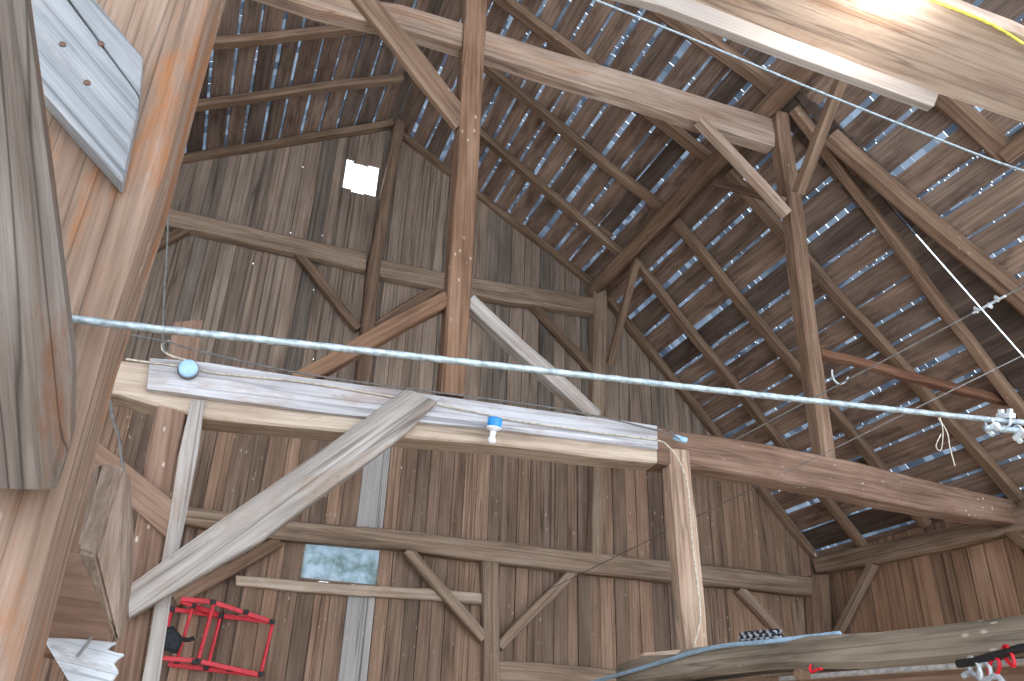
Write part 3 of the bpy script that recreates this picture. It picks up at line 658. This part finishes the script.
# small things hanging by the rope at right
cable('string_loop', M['romex'], [YP(1.46).at(p) for p in ((938, 418), (947, 432), (950, 448), (955, 466))], .0018, 'pale string tail hanging from the thick rope', 'string', k=6)
cable('frayed_twine', M['romex'], [YP(1.46).at(p) for p in ((940, 417), (943, 432), (941, 450), (936, 446), (941, 434))], .0013, 'frayed twine knotted beside the pale string tail', 'string', k=6)
cable('wall_hook', M['clip'], [YP(5.35).at(p) for p in ((832, 370), (833, 378), (839, 384), (846, 381), (848, 377))], .009, 'pale wire hook on the right side of the queen post', 'hook')
# crack of daylight: a strip of daylight shows between the tight boards (gap left in the closed bay)

# ------------------------------------------------------------------ red frame hung on the gable
FY, BYk = 9.62, 9.90
f0 = YP(BYk).at((218, 676)); rf = empty('folding_frame', f0, 'red metal folding frame with black joints hung on the gable', 'frame')
def rail(p, y0, q, y1, r=.024, nm='rail', flat=True):
    a, b = YP(y0).at(p), YP(y1).at(q); bm = bmesh.new(); mw = frame_of(a, b, V((0, -1, 0)))
    ln = (b - a).length
    if flat: add_box(bm, V((ln / 2, 0, 0)), ln, r * 2.0, r * 1.1, bev=.006)
    else: tube_bm(bm, [V((0, 0, 0)), V((ln, 0, 0))], r, 10)
    return link(nm, bm, M['red'], rf, mw)
RT = (272, 622); RB = (260.5, 675); EY = 9.76
for (p, y, q, y2) in (((181, 599), FY, (213, 602), FY), ((213, 602), FY, RT, EY), ((171, 609), BYk, (221, 616), BYk), ((221, 616), BYk, RT, EY), ((181, 601), FY, (221, 616), BYk),
                      ((163, 658), FY, (198, 661), FY), ((198, 661), FY, RB, EY), ((168, 664), BYk, (206, 669), BYk), ((206, 669), BYk, RB, EY)):
    rail(p, y, q, y2)
for (p, q, y, r) in (((171.5, 611), (161, 655), BYk, .018), ((193, 606), (177, 660), FY + .1, .018), ((214, 603), (198, 661), FY, .021), ((220.5, 617), (207.5, 667), BYk, .019), ((273, 623), (260.5, 675), EY, .019)):
    rail(p, y, q, y, r, 'rung', False)
for (p, y) in (((172, 609), BYk), ((193, 606), FY + .1), ((213, 602), FY), ((221, 616), BYk), ((272, 622), EY), ((246, 612), (FY + EY) / 2), ((198, 661), FY), ((195, 662), FY), ((206, 668), BYk), ((230, 669), EY), ((261, 674), EY), ((177, 661), FY + .05)):
    bm = bmesh.new(); add_box(bm, V((0, 0, 0)), .06, .05, .05, None, .01); link('joint', bm, M['black'], rf, Matrix.Translation(YP(y - .015).at(p)))
pw = YP(9.5); pc = pw.at((170, 626)); pch = empty('tool_pouch', pc, 'black pouch hanging inside the red folding frame', 'pouch')
P = [pw.at(p) for p in ((162, 629), (173, 626), (184, 639), (177, 653.5), (160, 649))]
bm = bmesh.new(); inv = Matrix.Translation(-pc); cen = sum(P, V()) / 5
prism(bm, [[inv @ (cen + (p - cen) * k - V((0, d, 0))) for p in P] for k, d in ((.75, .05), (1, .015), (1, -.06), (.85, -.09))])
link('body', bm, M['pouch'], pch, Matrix.Translation(pc), False)
P = [pw.at(p) for p in ((182, 639), (188, 640), (194.5, 638))]; bm = bmesh.new(); tube_bm(bm, [p - pc for p in P], .022, 8); link('strap', bm, M['black'], pch, Matrix.Translation(pc))

# ------------------------------------------------------------------ log, rope and gear at lower right
lx = XP(3.32)
edges('mow_log', M['log'], lx, [((615, 664), (617, 692)), ((660, 653), (662, 684)), ((735, 640), (737, 671)), ((830, 633), (832, 668)), ((920, 625), (922, 664)), ((1024, 612), (1026, 655)), ((1200, 586), (1202, 640)), ((1500, 545), (1502, 610))], .26, 'dusty grey log running from the middle post out at lower right', 'log', chamfer=.2, wob=.008)
edges('mow_rail', M['old'], XP(3.36), [((625, 690), (625, 712)), ((800, 671), (800, 705)), ((1024, 657), (1026, 700)), ((1200, 642), (1202, 690))], .18, 'dark rail just below the dusty log', 'rail', chamfer=.12)
hx = XP(3.285)
cable('blue_hose', M['hose'], [hx.at(p) for p in ((575, 689), (597, 681), (632, 671), (667, 660.5), (695, 652), (723, 646), (765, 642))] + [XP(3.36).at((800, 638)), XP(3.42).at((840, 633.5))], .015, 'pale blue hose bending onto the dusty log', 'hose', k=10)
edges('thin_lath', M['bare'], YP(5.3), [((643, 653), (644, 656)), ((697, 648), (698, 653.5))], .05, 'thin pale lath at the foot of the middle post', 'lath', chamfer=.1, wob=.001)
a, b = lx.at((736, 637)), lx.at((772, 634)); a += V((.05, 0, .0)); b += V((.05, 0, .0))
br = empty('braided_rope', a, 'short piece of black and white braided rope on the dusty log', 'rope')
d = b - a; ln = d.length; d.normalize(); u = V((0, 0, 1)); w = d.cross(u).normalized()
for hnd, (mt, nm) in enumerate(((M['braidw'], 'strand'), (M['braidb'], 'strand'))):
    for k in range(4):
        bm = bmesh.new(); ph = k * math.pi / 2 + hnd * .8; sg = 1 if hnd else -1
        tube_bm(bm, [d * ln * i / 48 + (u * math.sin(sg * i / 48 * 9 + ph) + w * math.cos(sg * i / 48 * 9 + ph)) * (.024 + .003 * math.sin(i / 48 * 36 + hnd * 3.1 + k)) for i in range(49)], .011, 6)
        link(nm, bm, mt, br, Matrix.Translation(a), True)
rl = XP(3.28)
cable('metal_rod', M['rod'], [rl.at(p) for p in ((780, 679), (830, 675), (930, 668), (1024, 662), (1120, 656))], .014, 'dull metal rod under the dusty log', 'rod', k=10)
def carabiner(c, mat, s, rotz, tilt, label, group):
    bm = bmesh.new(); P = []
    for i in range(24):
        a = 6.28318 * i / 24; P.append(V((math.cos(a) * s * (.55 + .1 * math.sin(a)), 0, math.sin(a) * s)))
    m = Matrix.Rotation(rotz, 4, 'Z') @ Matrix.Rotation(tilt, 4, 'Y')
    tube_bm(bm, [m @ p for p in P], s * .17, 8, close=True)
    o = link('carabiner', bm, mat, None, Matrix.Translation(c), True); return props(o, label, 'carabiner', group, 'thing')
pg = XP(3.2).at((797, 674)); bm = bmesh.new(); lathe_bm(bm, [(.001, .0), (.028, .0), (.034, .01), (.034, .15)], V((1, .1, 0)), V((0, 0, 0)), 12)
props(link('wooden_peg', bm, M['old'], None, Matrix.Translation(pg)), 'round brown peg end sticking out below the dusty log', 'peg', None, 'thing')
gr = XP(3.22)
G = 'carabiners hanging by the metal rod'
bm = bmesh.new(); c = gr.at((812, 669))
cable('red_hook', M['red'], [gr.at(p) for p in ((811, 664.5), (810, 669), (812, 672), (817, 669.5), (822, 669))], .008, 'small red hook on the left of the metal rod', 'hook')
carabiner(gr.at((1009, 656)), M['red'], .045, 1.2, .5, 'red carabiner highest in the cluster at the lower right corner', G)
carabiner(gr.at((994, 668)), M['red'], .045, 1.4, -.8, 'red carabiner low in the cluster beside the silver ones', G)
carabiner(gr.at((975, 668)), M['clip'], .05, 1.3, .6, 'silver carabiner at the left end of the cluster', G)
carabiner(gr.at((985, 675)), M['clip'], .05, 1.6, -.3, 'silver carabiner at the very bottom of the cluster', G)
st = [gr.at(p) for p in ((958, 664), (975, 661), (990, 657), (1004, 653), (1024, 648), (1050, 645))]
cable('black_webbing', M['black'], st, .017, 'black webbing bundled above the carabiners at lower right', 'webbing', lobes=3, pitch=.16)
cable('lilac_sling', M['braidw'], [gr.at(p) for p in ((963, 676), (972, 673), (984, 680), (996, 676), (1003, 682))], .013, 'pale blue sling below the carabiners', 'sling', lobes=2, pitch=.08)

# ------------------------------------------------------------------ light
wd = bpy.data.worlds.new('sky'); S.world = wd; wd.use_nodes = True
bg = wd.node_tree.nodes['Background']; bg.inputs[0].default_value = (.80, .90, 1.0, 1); bg.inputs[1].default_value = 2.4
vs = S.view_settings; vs.view_transform = 'Standard'; vs.look = 'None'; vs.gamma = 1; vs.use_curve_mapping = False; vs.exposure = .9
S.cycles.max_bounces = 8; S.cycles.diffuse_bounces = 5; S.cycles.transmission_bounces = 4
S.cycles.use_denoising = True; S.cycles.sample_clamp_indirect = 8
